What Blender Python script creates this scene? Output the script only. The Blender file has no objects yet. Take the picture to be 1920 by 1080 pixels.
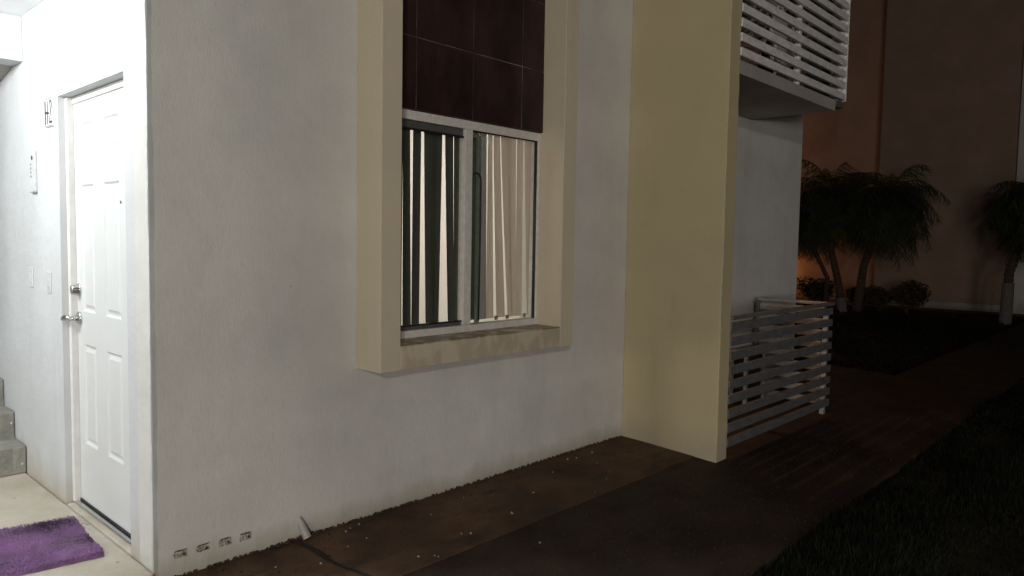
import bpy, bmesh, math, random
from mathutils import Vector, Matrix
random.seed(7)
S = bpy.context.scene
COL = S.collection
R = math.radians

# ------------------------------------------------------------------ camera
cam_d = bpy.data.cameras.new("camera")
cam_d.sensor_width = 36.0
cam_d.lens = 25.84
cam_d.clip_start = 0.05
cam_d.clip_end = 400
cam = bpy.data.objects.new("camera", cam_d)
COL.objects.link(cam)
M3 = Matrix(((0.679753, 0.034987, -0.732606), (-0.733243, 0.055590, -0.677690), (0.017015, 0.997840, 0.063441)))
cam.matrix_world = Matrix.Translation((-1.2047, -3.1487, 1.4713)) @ M3.to_4x4()
S.camera = cam

# ------------------------------------------------------------------ world, exposure
w = bpy.data.worlds.new("World")
S.world = w
w.use_nodes = True
wn = w.node_tree.nodes
bg = wn["Background"]
sky = wn.new("ShaderNodeTexSky")
sky.sky_type = 'NISHITA'
sky.sun_disc = False
sky.sun_elevation = R(12)
sky.sun_rotation = R(200)
w.node_tree.links.new(sky.outputs[0], bg.inputs[0])
bg.inputs[1].default_value = 0.0022
S.view_settings.view_transform = 'Standard'
S.view_settings.look = 'None'
S.view_settings.gamma = 1.0
S.view_settings.exposure = 0.0
S.cycles.use_denoising = True
S.cycles.max_bounces = 8
S.cycles.sample_clamp_indirect = 4.0


def lamp(name, kind, loc, power, col, size=0.1, aim=None, spot=None, blend=0.5):
    d = bpy.data.lights.new(name, kind)
    d.energy = power
    d.color = col
    if kind in ('POINT', 'SPOT'):
        d.shadow_soft_size = size
    if kind == 'SPOT':
        d.spot_size = R(spot)
        d.spot_blend = blend
    o = bpy.data.objects.new(name, d)
    COL.objects.link(o)
    o.location = loc
    if aim:
        o.rotation_euler = (Vector(aim) - Vector(loc)).to_track_quat('-Z', 'Y').to_euler()
    return o


lamp("street_light_glow", 'POINT', (-5.5, -7.0, 3.45), 520, (1.0, 0.925, 0.84), 0.12)
lamp("fill_light", 'POINT', (-6.0, -9.0, 1.7), 1090, (1.0, 0.93, 0.86), 1.0)  # added broad unseen fill that lifts the shadows
lamp("shadow_band_light", 'POINT', (-9.0, -6.0, 1.2), 470, (1.0, 0.94, 0.87), 0.05)  # added unseen light, blocked by a board to band the wall
lamp("porch_light_glow", 'POINT', (-1.35, 0.95, 2.56), 136, (0.97, 1.0, 1.0), 0.10)
lamp("room_light_glow", 'POINT', (1.9, 2.2, 2.2), 58, (1.0, 0.93, 0.86), 0.15)
lamp("kitchen_light_glow", 'POINT', (4.5, 0.70, 2.0), 95, (1.0, 0.50, 0.22), 0.03)
lamp("garden_light_glow", 'POINT', (20.2, 6.3, 0.9), 26, (1.0, 0.42, 0.12), 0.15)
lamp("sodium_light_glow", 'POINT', (20.3, 8.6, 4.6), 165, (1.0, 0.45, 0.16), 0.3)


# ------------------------------------------------------------------ materials
def node_mat(name):
    m = bpy.data.materials.new(name)
    m.use_nodes = True
    nt = m.node_tree
    return m, nt, nt.nodes, nt.links, nt.nodes["Principled BSDF"]


def coords(nt, scale=(1, 1, 1)):
    tc = nt.nodes.new("ShaderNodeNewGeometry")
    mp = nt.nodes.new("ShaderNodeMapping")
    mp.inputs["Scale"].default_value = scale
    nt.links.new(tc.outputs["Position"], mp.inputs["Vector"])
    return mp.outputs[0]


def noise(nt, vec, scale, detail=4, rough=0.55):
    n = nt.nodes.new("ShaderNodeTexNoise")
    n.inputs["Scale"].default_value = scale
    n.inputs["Detail"].default_value = detail
    n.inputs["Roughness"].default_value = rough
    nt.links.new(vec, n.inputs["Vector"])
    return n.outputs["Fac"]


def ramp(nt, fac, a, b, ca, cb):
    r = nt.nodes.new("ShaderNodeValToRGB")
    r.color_ramp.elements[0].position = a
    r.color_ramp.elements[1].position = b
    r.color_ramp.elements[0].color = (*ca, 1)
    r.color_ramp.elements[1].color = (*cb, 1)
    nt.links.new(fac, r.inputs[0])
    return r.outputs[0]


def mix(nt, fac, a, b, mode='MIX'):
    m = nt.nodes.new("ShaderNodeMix")
    m.data_type = 'RGBA'
    m.blend_type = mode
    for s, v in ((m.inputs[0], fac), (m.inputs[6], a), (m.inputs[7], b)):
        if isinstance(v, (int, float)):
            s.default_value = v
        elif isinstance(v, tuple):
            s.default_value = (*v, 1)
        else:
            nt.links.new(v, s)
    return m.outputs[2]


def math_n(nt, op, a, b=0.0, clamp=False):
    m = nt.nodes.new("ShaderNodeMath")
    m.operation = op
    m.use_clamp = clamp
    for s, v in ((m.inputs[0], a), (m.inputs[1], b)):
        if isinstance(v, (int, float)):
            s.default_value = v
        else:
            nt.links.new(v, s)
    return m.outputs[0]


def axis(nt, k):
    g = nt.nodes.new("ShaderNodeNewGeometry")
    s = nt.nodes.new("ShaderNodeSeparateXYZ")
    nt.links.new(g.outputs["Position"], s.inputs[0])
    return s.outputs[k]


def bump(nt, p, h, strength, dist=0.01):
    b = nt.nodes.new("ShaderNodeBump")
    b.inputs["Strength"].default_value = strength
    b.inputs["Distance"].default_value = dist
    nt.links.new(h, b.inputs["Height"])
    nt.links.new(b.outputs[0], p.inputs["Normal"])


def maprange(nt, v, a, b, c=0.0, d=1.0):
    m = nt.nodes.new("ShaderNodeMapRange")
    m.inputs[1].default_value = a
    m.inputs[2].default_value = b
    m.inputs[3].default_value = c
    m.inputs[4].default_value = d
    nt.links.new(v, m.inputs[0])
    return m.outputs[0]


def plaster(name, base, grime, grime_h=0.25, rib=0.6, mottle=0.06, topz=0.0):
    m, nt, N, L, p = node_mat(name)
    big = noise(nt, coords(nt), 1.6, 5, 0.6)
    c = mix(nt, ramp(nt, big, 0.35, 0.68, (0, 0, 0), (1, 1, 1)), tuple(x * (1 - mottle) for x in base), tuple(x * (1 + mottle) for x in base))
    # vertical trowel drags
    drag = noise(nt, coords(nt, (58, 58, 22)), 1.0, 7, 0.75)
    fine = noise(nt, coords(nt, (190, 190, 120)), 1.0, 4, 0.7)
    c = mix(nt, 0.07, c, ramp(nt, drag, 0.3, 0.7, (0.25, 0.25, 0.24), (0.85, 0.85, 0.84)), 'MULTIPLY')
    st = noise(nt, coords(nt, (9, 9, 0.7)), 1.0, 6, 0.65)
    patch = noise(nt, coords(nt), 0.9, 3, 0.5)
    sm = math_n(nt, 'MULTIPLY', maprange(nt, st, 0.5, 0.7, 0.0, 1.0), maprange(nt, patch, 0.45, 0.65, 0.0, 0.17), True)
    c = mix(nt, sm, c, tuple(x * 0.62 for x in base))
    # splash dirt along the foot of the wall with a ragged top
    z = axis(nt, 2)
    ragged = math_n(nt, 'MULTIPLY', noise(nt, coords(nt, (6, 6, 2)), 1.0, 6, 0.7), grime_h * 1.6)
    hz = math_n(nt, 'SUBTRACT', math_n(nt, 'SUBTRACT', z, topz), ragged)
    g = maprange(nt, hz, -grime_h * 0.7, grime_h * 0.25, 1.0, 0.0)
    c = mix(nt, math_n(nt, 'MULTIPLY', g, 0.75, True), c, grime)
    # scattered specks and scuffs
    sp = noise(nt, coords(nt, (1, 1, 1)), 24, 2, 0.5)
    c = mix(nt, ramp(nt, sp, 0.78, 0.80, (0, 0, 0), (0.55, 0.55, 0.55)), c, grime)
    L.new(c, p.inputs["Base Color"])
    p.inputs["Roughness"].default_value = 0.82
    h = math_n(nt, 'ADD', math_n(nt, 'ADD', math_n(nt, 'MULTIPLY', drag, 0.8), math_n(nt, 'MULTIPLY', fine, 0.6)), math_n(nt, 'MULTIPLY', noise(nt, coords(nt), 7, 3, 0.5), 2.2))
    bump(nt, p, h, rib, 0.004)
    return m


WHITE = plaster("white_plaster", (0.66, 0.655, 0.63), (0.40, 0.37, 0.29), 0.11, 0.6, 0.09)
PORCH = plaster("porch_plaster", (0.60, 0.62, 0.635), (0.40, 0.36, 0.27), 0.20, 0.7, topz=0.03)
CREAM = plaster("cream_paint", (0.54, 0.465, 0.285), (0.42, 0.37, 0.26), 0.22, 0.28, 0.05)
TAN = plaster("tan_paint", (0.68, 0.605, 0.455), (0.42, 0.36, 0.25), 0.05, 0.2, 0.04)


def sill_mat():
    m, nt, N, L, p = node_mat("stained_sill_paint")
    n1 = noise(nt, coords(nt, (9, 9, 5)), 1.0, 3, 0.5)
    n2 = noise(nt, coords(nt, (26, 26, 26)), 1.0, 4, 0.6)
    c = mix(nt, ramp(nt, n1, 0.46, 0.56, (0, 0, 0), (1, 1, 1)), (0.52, 0.45, 0.32), (0.63, 0.56, 0.42))
    top = maprange(nt, axis(nt, 2), 0.921, 0.928)
    wet = ramp(nt, n1, 0.50, 0.60, (1, 1, 1), (0.25, 0.25, 0.25))
    c = mix(nt, math_n(nt, 'MULTIPLY', top, wet), c, (0.20, 0.15, 0.075))
    c = mix(nt, ramp(nt, n2, 0.66, 0.70, (0, 0, 0), (0.5, 0.5, 0.5)), c, (0.25, 0.19, 0.11))
    L.new(c, p.inputs["Base Color"])
    L.new(maprange(nt, top, 0, 1, 0.7, 0.35), p.inputs["Roughness"])
    bump(nt, p, n2, 0.25, 0.003)
    return m


SILL = sill_mat()


def simple(name, col, rough=0.5, metal=0.0, var=0.12, scale=20, bumps=0.0, spec=0.5):
    m, nt, N, L, p = node_mat(name)
    n = noise(nt, coords(nt), scale, 4, 0.6)
    c = mix(nt, ramp(nt, n, 0.35, 0.65, (0, 0, 0), (1, 1, 1)), tuple(x * (1 - var) for x in col), tuple(min(1, x * (1 + var)) for x in col))
    L.new(c, p.inputs["Base Color"])
    p.inputs["Roughness"].default_value = rough
    p.inputs["Metallic"].default_value = metal
    p.inputs["Specular IOR Level"].default_value = spec
    if bumps:
        bump(nt, p, n, bumps, 0.004)
    return m


def tile_mat():
    m, nt, N, L, p = node_mat("dark_brown_tile")
    n1 = noise(nt, coords(nt, (3, 3, 1.4)), 1.0, 6, 0.7)
    n2 = noise(nt, coords(nt, (14, 14, 3)), 1.0, 5, 0.7)
    c = mix(nt, ramp(nt, n1, 0.35, 0.68, (0, 0, 0), (1, 1, 1)), (0.016, 0.010, 0.010), (0.055, 0.028, 0.026))
    c = mix(nt, ramp(nt, n2, 0.62, 0.82, (0, 0, 0), (0.5, 0.5, 0.5)), c, (0.050, 0.038, 0.036))
    L.new(c, p.inputs["Base Color"])
    L.new(maprange(nt, n2, 0.3, 0.7, 0.30, 0.50), p.inputs["Roughness"])
    p.inputs["Specular IOR Level"].default_value = 0.25
    bump(nt, p, n2, 0.12, 0.003)
    return m


TILE = tile_mat()
GROUT = simple("grout", (0.13, 0.12, 0.115), 0.9, var=0.9, scale=5)
ALU = simple("white_aluminium", (0.70, 0.68, 0.64), 0.45, var=0.08, scale=30)
ALUD = simple("grey_aluminium", (0.10, 0.10, 0.10), 0.4)
RUBBER = simple("black_rubber", (0.012, 0.012, 0.012), 0.6)
CHROME = simple("brushed_chrome", (0.62, 0.62, 0.62), 0.22, 1.0, 0.05)
DOORP = simple("door_paint", (0.66, 0.68, 0.68), 0.38, var=0.02, scale=3)
FRAMEP = simple("door_frame_paint", (0.70, 0.70, 0.68), 0.5, var=0.05, scale=14, bumps=0.1)
PLASTIC = simple("switch_plastic", (0.62, 0.63, 0.64), 0.35, var=0.03)
INK = simple("black_ink", (0.015, 0.015, 0.017), 0.5)
CERAMIC = simple("white_ceramic", (0.78, 0.78, 0.78), 0.2, var=0.02)
PLATE = simple("steel_plate", (0.56, 0.57, 0.58), 0.5, 0.0, 0.08, 40)
RAILW = None


def rail_mat(name, base, dirt, amt):
    m, nt, N, L, p = node_mat(name)
    n1 = noise(nt, coords(nt, (10, 10, 30)), 1.0, 6, 0.7)
    n2 = noise(nt, coords(nt), 45, 5, 0.7)
    c = mix(nt, ramp(nt, n1, 0.5 - amt * 0.2, 0.72, (0, 0, 0), (1, 1, 1)), base, dirt)
    c = mix(nt, ramp(nt, n2, 0.62, 0.7, (0, 0, 0), (0.6, 0.6, 0.6)), c, dirt)
    L.new(c, p.inputs["Base Color"])
    p.inputs["Roughness"].default_value = 0.45
    bump(nt, p, n2, 0.2, 0.002)
    return m


RAIL_UP = rail_mat("weathered_rail_paint", (0.78, 0.76, 0.74), (0.48, 0.46, 0.43), 0.3)  # pale base also stands in for light missing on the balcony slats
RAIL_LO = rail_mat("shaded_rail_paint", (0.15, 0.15, 0.155), (0.075, 0.072, 0.068), 0.6)  # shade on the front slats is put into this dark grey
RAIL_POST = rail_mat("post_paint", (0.34, 0.34, 0.34), (0.16, 0.15, 0.14), 0.5)  # lighter copy of the rail paint for posts and side slats in the light
CONC = plaster("slab_concrete", (0.36, 0.345, 0.31), (0.22, 0.20, 0.17), 0.02, 0.3, 0.18)


def step_mat():
    m, nt, N, L, p = node_mat("stair_concrete")
    n1 = noise(nt, coords(nt), 5, 7, 0.7)
    n2 = noise(nt, coords(nt), 60, 5, 0.7)
    c = mix(nt, ramp(nt, n1, 0.35, 0.65, (0, 0, 0), (1, 1, 1)), (0.21, 0.205, 0.18), (0.37, 0.36, 0.32))
    c = mix(nt, 0.35, c, ramp(nt, n2, 0.3, 0.7, (0.2, 0.2, 0.2), (0.8, 0.8, 0.8)), 'MULTIPLY')
    L.new(c, p.inputs["Base Color"])
    p.inputs["Roughness"].default_value = 0.85
    bump(nt, p, n2, 0.5, 0.005)
    return m


STEP = step_mat()


def floor_mat():
    m, nt, N, L, p = node_mat("porch_floor_concrete")
    n1 = noise(nt, coords(nt), 2.6, 7, 0.65)
    n2 = noise(nt, coords(nt), 80, 5, 0.7)
    n3 = noise(nt, coords(nt), 13, 3, 0.5)
    c = mix(nt, ramp(nt, n1, 0.35, 0.65, (0, 0, 0), (1, 1, 1)), (0.40, 0.345, 0.26), (0.58, 0.545, 0.46))
    c = mix(nt, 0.2, c, ramp(nt, n2, 0.3, 0.7, (0.3, 0.3, 0.3), (0.9, 0.9, 0.9)), 'MULTIPLY')
    c = mix(nt, ramp(nt, n3, 0.71, 0.73, (0, 0, 0), (0.7, 0.7, 0.7)), c, (0.16, 0.13, 0.10))
    L.new(c, p.inputs["Base Color"])
    p.inputs["Roughness"].default_value = 0.55
    bump(nt, p, n2, 0.25, 0.003)
    return m


def apron_mat(name, dark, light, specks, stain):
    m, nt, N, L, p = node_mat(name)
    n1 = noise(nt, coords(nt), 1.9, 8, 0.62)
    n2 = noise(nt, coords(nt), 110, 5, 0.7)
    n3 = noise(nt, coords(nt, (1, 2.2, 1)), 2.9, 5, 0.6)
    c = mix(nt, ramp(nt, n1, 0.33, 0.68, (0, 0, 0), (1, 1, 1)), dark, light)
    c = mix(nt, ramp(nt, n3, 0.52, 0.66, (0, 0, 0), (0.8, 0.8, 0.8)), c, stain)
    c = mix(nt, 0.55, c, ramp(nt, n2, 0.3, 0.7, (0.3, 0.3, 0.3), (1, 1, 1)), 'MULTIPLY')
    v = nt.nodes.new("ShaderNodeTexVoronoi")
    v.inputs["Scale"].default_value = 5.2
    L.new(coords(nt), v.inputs["Vector"])
    spk = math_n(nt, 'LESS_THAN', v.outputs["Distance"], specks)
    L.new(mix(nt, spk, c, (0.36, 0.34, 0.30)), p.inputs["Base Color"])
    L.new(maprange(nt, n3, 0.4, 0.65, 0.8, 0.6), p.inputs["Roughness"])
    p.inputs["Specular IOR Level"].default_value = 0.22
    bump(nt, p, math_n(nt, 'ADD', n2, math_n(nt, 'MULTIPLY', n1, 2.0)), 0.45, 0.006)
    return m


FLOORC = floor_mat()
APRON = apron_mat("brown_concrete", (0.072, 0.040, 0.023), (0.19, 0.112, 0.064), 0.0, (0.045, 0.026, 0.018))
PATHM = apron_mat("dark_path_concrete", (0.029, 0.018, 0.013), (0.074, 0.045, 0.031), 0.0, (0.024, 0.0165, 0.014))  # shade beyond the apron is put into this darker path colour
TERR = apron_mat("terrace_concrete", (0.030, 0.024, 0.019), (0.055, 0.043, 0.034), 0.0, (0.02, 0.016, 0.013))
DIRT = apron_mat("soil", (0.018, 0.015, 0.010), (0.03, 0.026, 0.017), 0.0, (0.015, 0.013, 0.010))
GRASSM = simple("grass_blade", (0.012, 0.015, 0.009), 0.9, var=0.5, scale=9, spec=0.05)
CHIP = simple("paint_chip", (0.42, 0.40, 0.36), 0.8)
ROOM = simple("room_wall_paint", (0.75, 0.72, 0.69), 0.8, var=0.02, scale=2)
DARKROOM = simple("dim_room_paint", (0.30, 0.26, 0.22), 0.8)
LEAF = simple("palm_leaf", (0.035, 0.045, 0.020), 0.6, var=0.4, scale=4, spec=0.2)
SHRUBL = simple("shrub_leaf", (0.050, 0.040, 0.020), 0.6, var=0.4, scale=9, spec=0.2)
BARK = simple("palm_bark", (0.075, 0.045, 0.030), 0.9, var=0.35, scale=25, bumps=0.5)
LIME = simple("whitewash", (0.14, 0.13, 0.12), 0.9, var=0.2, scale=25, bumps=0.3)
FARWALL = plaster("far_building_paint", (0.35, 0.235, 0.175), (0.2, 0.15, 0.11), 0.3, 0.3, 0.10)
FARPALE = plaster("far_pilaster_paint", (0.62, 0.60, 0.58), (0.3, 0.28, 0.24), 0.3, 0.3, 0.1)
VENTM = simple("vent_block", (0.30, 0.29, 0.24), 0.9, var=0.45, scale=90, bumps=0.6)
PVC = simple("white_pipe", (0.38, 0.37, 0.35), 0.5, var=0.1, scale=40)
STEEL = simple("galvanised_steel", (0.35, 0.35, 0.36), 0.45, 0.7)
WARMGLOBE = None


def emis(name, col, st):
    m, nt, N, L, p = node_mat(name)
    p.inputs["Base Color"].default_value = (0.8, 0.8, 0.8, 1)
    p.inputs["Emission Color"].default_value = (*col, 1)
    p.inputs["Emission Strength"].default_value = st
    return m


def glass_mat(name, tint=(1, 1, 1), refl=0.08):
    m = bpy.data.materials.new(name)
    m.use_nodes = True
    nt = m.node_tree
    nt.nodes.clear()
    out = nt.nodes.new("ShaderNodeOutputMaterial")
    t = nt.nodes.new("ShaderNodeBsdfTransparent")
    t.inputs[0].default_value = (*tint, 1)
    g = nt.nodes.new("ShaderNodeBsdfGlossy")
    g.inputs["Roughness"].default_value = 0.03
    lw = nt.nodes.new("ShaderNodeLayerWeight")
    lw.inputs[0].default_value = 0.5
    f = nt.nodes.new("ShaderNodeMath")
    f.operation = 'POWER'
    f.inputs[1].default_value = 4.0
    nt.links.new(lw.outputs["Facing"], f.inputs[0])
    f2 = nt.nodes.new("ShaderNodeMath")
    f2.operation = 'MULTIPLY_ADD'
    f2.inputs[1].default_value = 0.6
    f2.inputs[2].default_value = refl * 0.4
    nt.links.new(f.outputs[0], f2.inputs[0])
    f = f2
    mx = nt.nodes.new("ShaderNodeMixShader")
    nt.links.new(f.outputs[0], mx.inputs[0])
    nt.links.new(t.outputs[0], mx.inputs[1])
    nt.links.new(g.outputs[0], mx.inputs[2])
    nt.links.new(mx.outputs[0], out.inputs[0])
    return m


GLASS = glass_mat("window_glass", (0.93, 0.95, 0.93))
DGLASS = glass_mat("dark_glass", (0.60, 0.62, 0.62))


def slat_mat(name, col, tr):
    m = bpy.data.materials.new(name)
    m.use_nodes = True
    nt = m.node_tree
    nt.nodes.clear()
    out = nt.nodes.new("ShaderNodeOutputMaterial")
    v = coords(nt, (120, 120, 6))
    n = noise(nt, v, 1.0, 4, 0.6)
    c = mix(nt, ramp(nt, n, 0.3, 0.7, (0, 0, 0), (1, 1, 1)), tuple(x * 0.88 for x in col), tuple(x * 1.08 for x in col))
    d = nt.nodes.new("ShaderNodeBsdfDiffuse")
    t = nt.nodes.new("ShaderNodeBsdfTranslucent")
    mx = nt.nodes.new("ShaderNodeMixShader")
    mx.inputs[0].default_value = tr
    nt.links.new(c, d.inputs[0])
    nt.links.new(c, t.inputs[0])
    nt.links.new(d.outputs[0], mx.inputs[1])
    nt.links.new(t.outputs[0], mx.inputs[2])
    nt.links.new(mx.outputs[0], out.inputs[0])
    return m


SLAT_D = slat_mat("unlit_blind_fabric", (0.082, 0.084, 0.076), 0.07)  # dimness of the left slats behind the screen is put into the colour
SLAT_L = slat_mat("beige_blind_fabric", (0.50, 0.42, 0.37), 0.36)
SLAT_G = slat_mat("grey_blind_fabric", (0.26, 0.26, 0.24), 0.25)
SLAT_DG = slat_mat("shaded_green_fabric", (0.075, 0.090, 0.070), 0.12)  # shaded slats put in for the dark green glass beside the mullion


def rug_mat():
    m, nt, N, L, p = node_mat("purple_shag")
    n1 = noise(nt, coords(nt), 6, 5, 0.6)
    n2 = noise(nt, coords(nt), 70, 4, 0.7)
    c = mix(nt, ramp(nt, n1, 0.35, 0.65, (0, 0, 0), (1, 1, 1)), (0.13, 0.048, 0.145), (0.30, 0.15, 0.33))
    c = mix(nt, ramp(nt, n2, 0.3, 0.7, (0, 0, 0), (0.5, 0.5, 0.5)), c, (0.11, 0.04, 0.15))
    L.new(c, p.inputs["Base Color"])
    p.inputs["Roughness"].default_value = 0.9
    p.inputs["Sheen Weight"].default_value = 0.3
    return m


RUG = rug_mat()


# ------------------------------------------------------------------ geometry helpers
def box(bm, x0, x1, y0, y1, z0, z1, M=None):
    vs = [bm.verts.new((x, y, z)) for x in (x0, x1) for y in (y0, y1) for z in (z0, z1)]
    for f in ((0, 1, 3, 2), (4, 6, 7, 5), (0, 4, 5, 1), (2, 3, 7, 6), (0, 2, 6, 4), (1, 5, 7, 3)):
        bm.faces.new([vs[i] for i in f])
    if M is not None:
        for v in vs:
            v.co = M @ v.co
    return vs


def tube(bm, pts, rad, seg=10, cap=True):
    pts = [Vector(p) for p in pts]
    rings = []
    for i, p in enumerate(pts):
        a = pts[max(0, i - 1)]
        b = pts[min(len(pts) - 1, i + 1)]
        d = (b - a).normalized()
        ref = Vector((0, 0, 1)) if abs(d.z) < 0.9 else Vector((1, 0, 0))
        u = d.cross(ref).normalized()
        v = d.cross(u)
        r = rad[i] if isinstance(rad, (list, tuple)) else rad
        rings.append([bm.verts.new(p + (u * math.cos(2 * math.pi * k / seg) + v * math.sin(2 * math.pi * k / seg)) * r) for k in range(seg)])
    for a, b in zip(rings, rings[1:]):
        for k in range(seg):
            bm.faces.new((a[k], a[(k + 1) % seg], b[(k + 1) % seg], b[k]))
    if cap:
        bm.faces.new(rings[0][::-1])
        bm.faces.new(rings[-1])


def mesh(name, bm, mat, parent=None, bevel=0.0, smooth=False, seg=2):
    bmesh.ops.recalc_face_normals(bm, faces=bm.faces)
    root = parent
    while root is not None and root.parent is not None:
        root = root.parent
    if root is not None and not root.get('local'):
        bmesh.ops.translate(bm, verts=bm.verts, vec=-Vector(root.location))
    me = bpy.data.meshes.new(name)
    bm.to_mesh(me)
    bm.free()
    me.materials.append(mat)
    if smooth:
        for p in me.polygons:
            p.use_smooth = True
    o = bpy.data.objects.new(name, me)
    COL.objects.link(o)
    if parent is not None:
        o.parent = parent
    if bevel:
        b = o.modifiers.new("bevel", 'BEVEL')
        b.width = bevel
        b.segments = seg
        b.limit_method = 'ANGLE'
    return o


def boxes(name, lst, mat, parent=None, bevel=0.0):
    bm = bmesh.new()
    for b in lst:
        box(bm, *b)
    return mesh(name, bm, mat, parent, bevel)


def thing(name, label, cat, loc=(0, 0, 0), group=None, local=False):
    o = bpy.data.objects.new(name, None)
    o.empty_display_size = 0.2
    COL.objects.link(o)
    o.location = loc
    o["label"] = label
    o["category"] = cat
    if group:
        o["group"] = group
    if local:
        o["local"] = 1
    return o


def tag(o, label, cat, group=None):
    o["label"] = label
    o["category"] = cat
    if group:
        o["group"] = group
    return o


def struct(o):
    o["kind"] = "structure"
    return o


def holed(bm, ax, d0, d1, u0, u1, z0, z1, holes):
    """slab with rectangular holes; ax 1: spans x/z with thickness in y; ax 0: spans y/z with thickness in x"""
    us = sorted({u0, u1, *[h[0] for h in holes], *[h[1] for h in holes]})
    zs = sorted({z0, z1, *[h[2] for h in holes], *[h[3] for h in holes]})

    def inside(u, z):
        return u0 < u < u1 and z0 < z < z1 and not any(h[0] < u < h[1] and h[2] < z < h[3] for h in holes)

    cache = {}

    def V(u, d, z):
        k = (round(u, 5), round(d, 5), round(z, 5))
        if k not in cache:
            cache[k] = bm.verts.new((u, d, z) if ax == 1 else (d, u, z))
        return cache[k]

    nu, nz = len(us) - 1, len(zs) - 1
    for i in range(nu):
        for j in range(nz):
            a, b, c, d = us[i], us[i + 1], zs[j], zs[j + 1]
            if not inside((a + b) / 2, (c + d) / 2):
                continue
            for dd in (d0, d1):
                bm.faces.new((V(a, dd, c), V(b, dd, c), V(b, dd, d), V(a, dd, d)))
            for (p, q, uu, zz) in (((a, c), (a, d), a - 1e-3, (c + d) / 2), ((b, c), (b, d), b + 1e-3, (c + d) / 2),
                                   ((a, c), (b, c), (a + b) / 2, c - 1e-3), ((a, d), (b, d), (a + b) / 2, d + 1e-3)):
                if not inside(uu, zz):
                    bm.faces.new((V(p[0], d0, p[1]), V(q[0], d0, q[1]), V(q[0], d1, q[1]), V(p[0], d1, p[1])))


# ------------------------------------------------------------------ ground
def gz(y):
    """the paving falls slightly away from the wall"""
    return 0.0 if y > 0 else (0.05 * y if y > -0.8 else -0.04 - 0.012 * (-0.8 - y))


bm = bmesh.new()
box(bm, -60, 80, -60, 80, -0.6, -0.09)
struct(mesh("ground", bm, DIRT))


def sheet(name, x0, x1, ys, mat, dz=0.0, nx=60, wob=0.0, seed=0):
    """paving sheet following the fall, with a real edge down to the soil"""
    rnd = random.Random(seed)
    bm = bmesh.new()
    rows = []
    for j, y in enumerate(ys):
        row = []
        for i in range(nx + 1):
            x = x0 + (x1 - x0) * i / nx
            yy = y
            if wob and j in (0,):
                yy = y + rnd.uniform(-wob, wob)
            row.append(bm.verts.new((x, yy, gz(yy) + dz)))
        rows.append(row)
    for a, b in zip(rows, rows[1:]):
        for i in range(nx):
            bm.faces.new((a[i], a[i + 1], b[i + 1], b[i]))
    ext = bmesh.ops.extrude_face_region(bm, geom=bm.faces[:])
    for v in [g for g in ext['geom'] if isinstance(g, bmesh.types.BMVert)]:
        v.co.z = -0.14
    return struct(mesh(name, bm, mat))


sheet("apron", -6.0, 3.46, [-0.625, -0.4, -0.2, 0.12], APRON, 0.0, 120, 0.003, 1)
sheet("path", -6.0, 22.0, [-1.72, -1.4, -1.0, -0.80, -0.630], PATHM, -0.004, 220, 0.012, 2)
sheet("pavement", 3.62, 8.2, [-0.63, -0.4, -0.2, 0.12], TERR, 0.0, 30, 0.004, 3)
bm = bmesh.new()
box(bm, -2.4, -0.003, -0.02, 2.2, -0.13, 0.05)
box(bm, -0.001, 0.16, 0.2505, 1.1475, -0.05, 0.0498)
fl = struct(mesh("porch_floor", bm, FLOORC, None, 0.012))
bm = bmesh.new()
box(bm, 15.5, 30.0, -8, -0.9, -0.12, -0.055)
box(bm, 19.0, 30.0, -0.9, 14, -0.12, -0.055)
struct(mesh("far_pavement", bm, PATHM))

bm = bmesh.new()
rnd = random.Random(77)
for k in range(2600):
    x = 0.2 + 6.5 * rnd.random() ** 1.6
    y = -rnd.uniform(0.01, 1.68)
    if 3.45 < x < 3.63 and y > -0.8:
        continue
    s = rnd.uniform(0.0010, 0.0034) * (1.8 if rnd.random() < 0.03 else 1)
    M = Matrix.Translation((x, y, gz(y) + s * 0.2)) @ Matrix.Rotation(rnd.uniform(0, 6), 4, Vector((rnd.random(), rnd.random(), rnd.random() + 0.1)).normalized())
    box(bm, -s, s, -s * 0.8, s * 0.8, -s * 0.5, s * 0.5, M)
o = mesh("grit", bm, simple("grit_stone", (0.034, 0.023, 0.016), 0.95, var=0.5, scale=15))
o["kind"] = "stuff"
o["label"] = "fine brown grit and crumbs lying all over the paving"
o["category"] = "grit"

# dirt line, chips and the long crack belong to the apron
bm = bmesh.new()
rnd = random.Random(4)
for k in range(420):
    x = rnd.uniform(0.05, 3.4)
    y = -abs(rnd.gauss(0, 0.008)) - 0.001
    s = rnd.uniform(0.002, 0.0075) * (1.5 if 0.55 < x < 0.8 else 1)
    M = Matrix.Translation((x, y, gz(y) + s * 0.25)) @ Matrix.Rotation(rnd.uniform(0, 6), 4, Vector((rnd.random(), rnd.random(), rnd.random())).normalized())
    box(bm, -s, s, -s * 0.7, s * 0.7, -s * 0.5, s * 0.5, M)
o = mesh("dirt", bm, simple("dark_dirt", (0.05, 0.038, 0.027), 0.95, var=0.4, scale=60))
o["kind"] = "stuff"
tag(o, "crumbs of dark dirt gathered along the foot of the white wall", "dirt")

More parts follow.
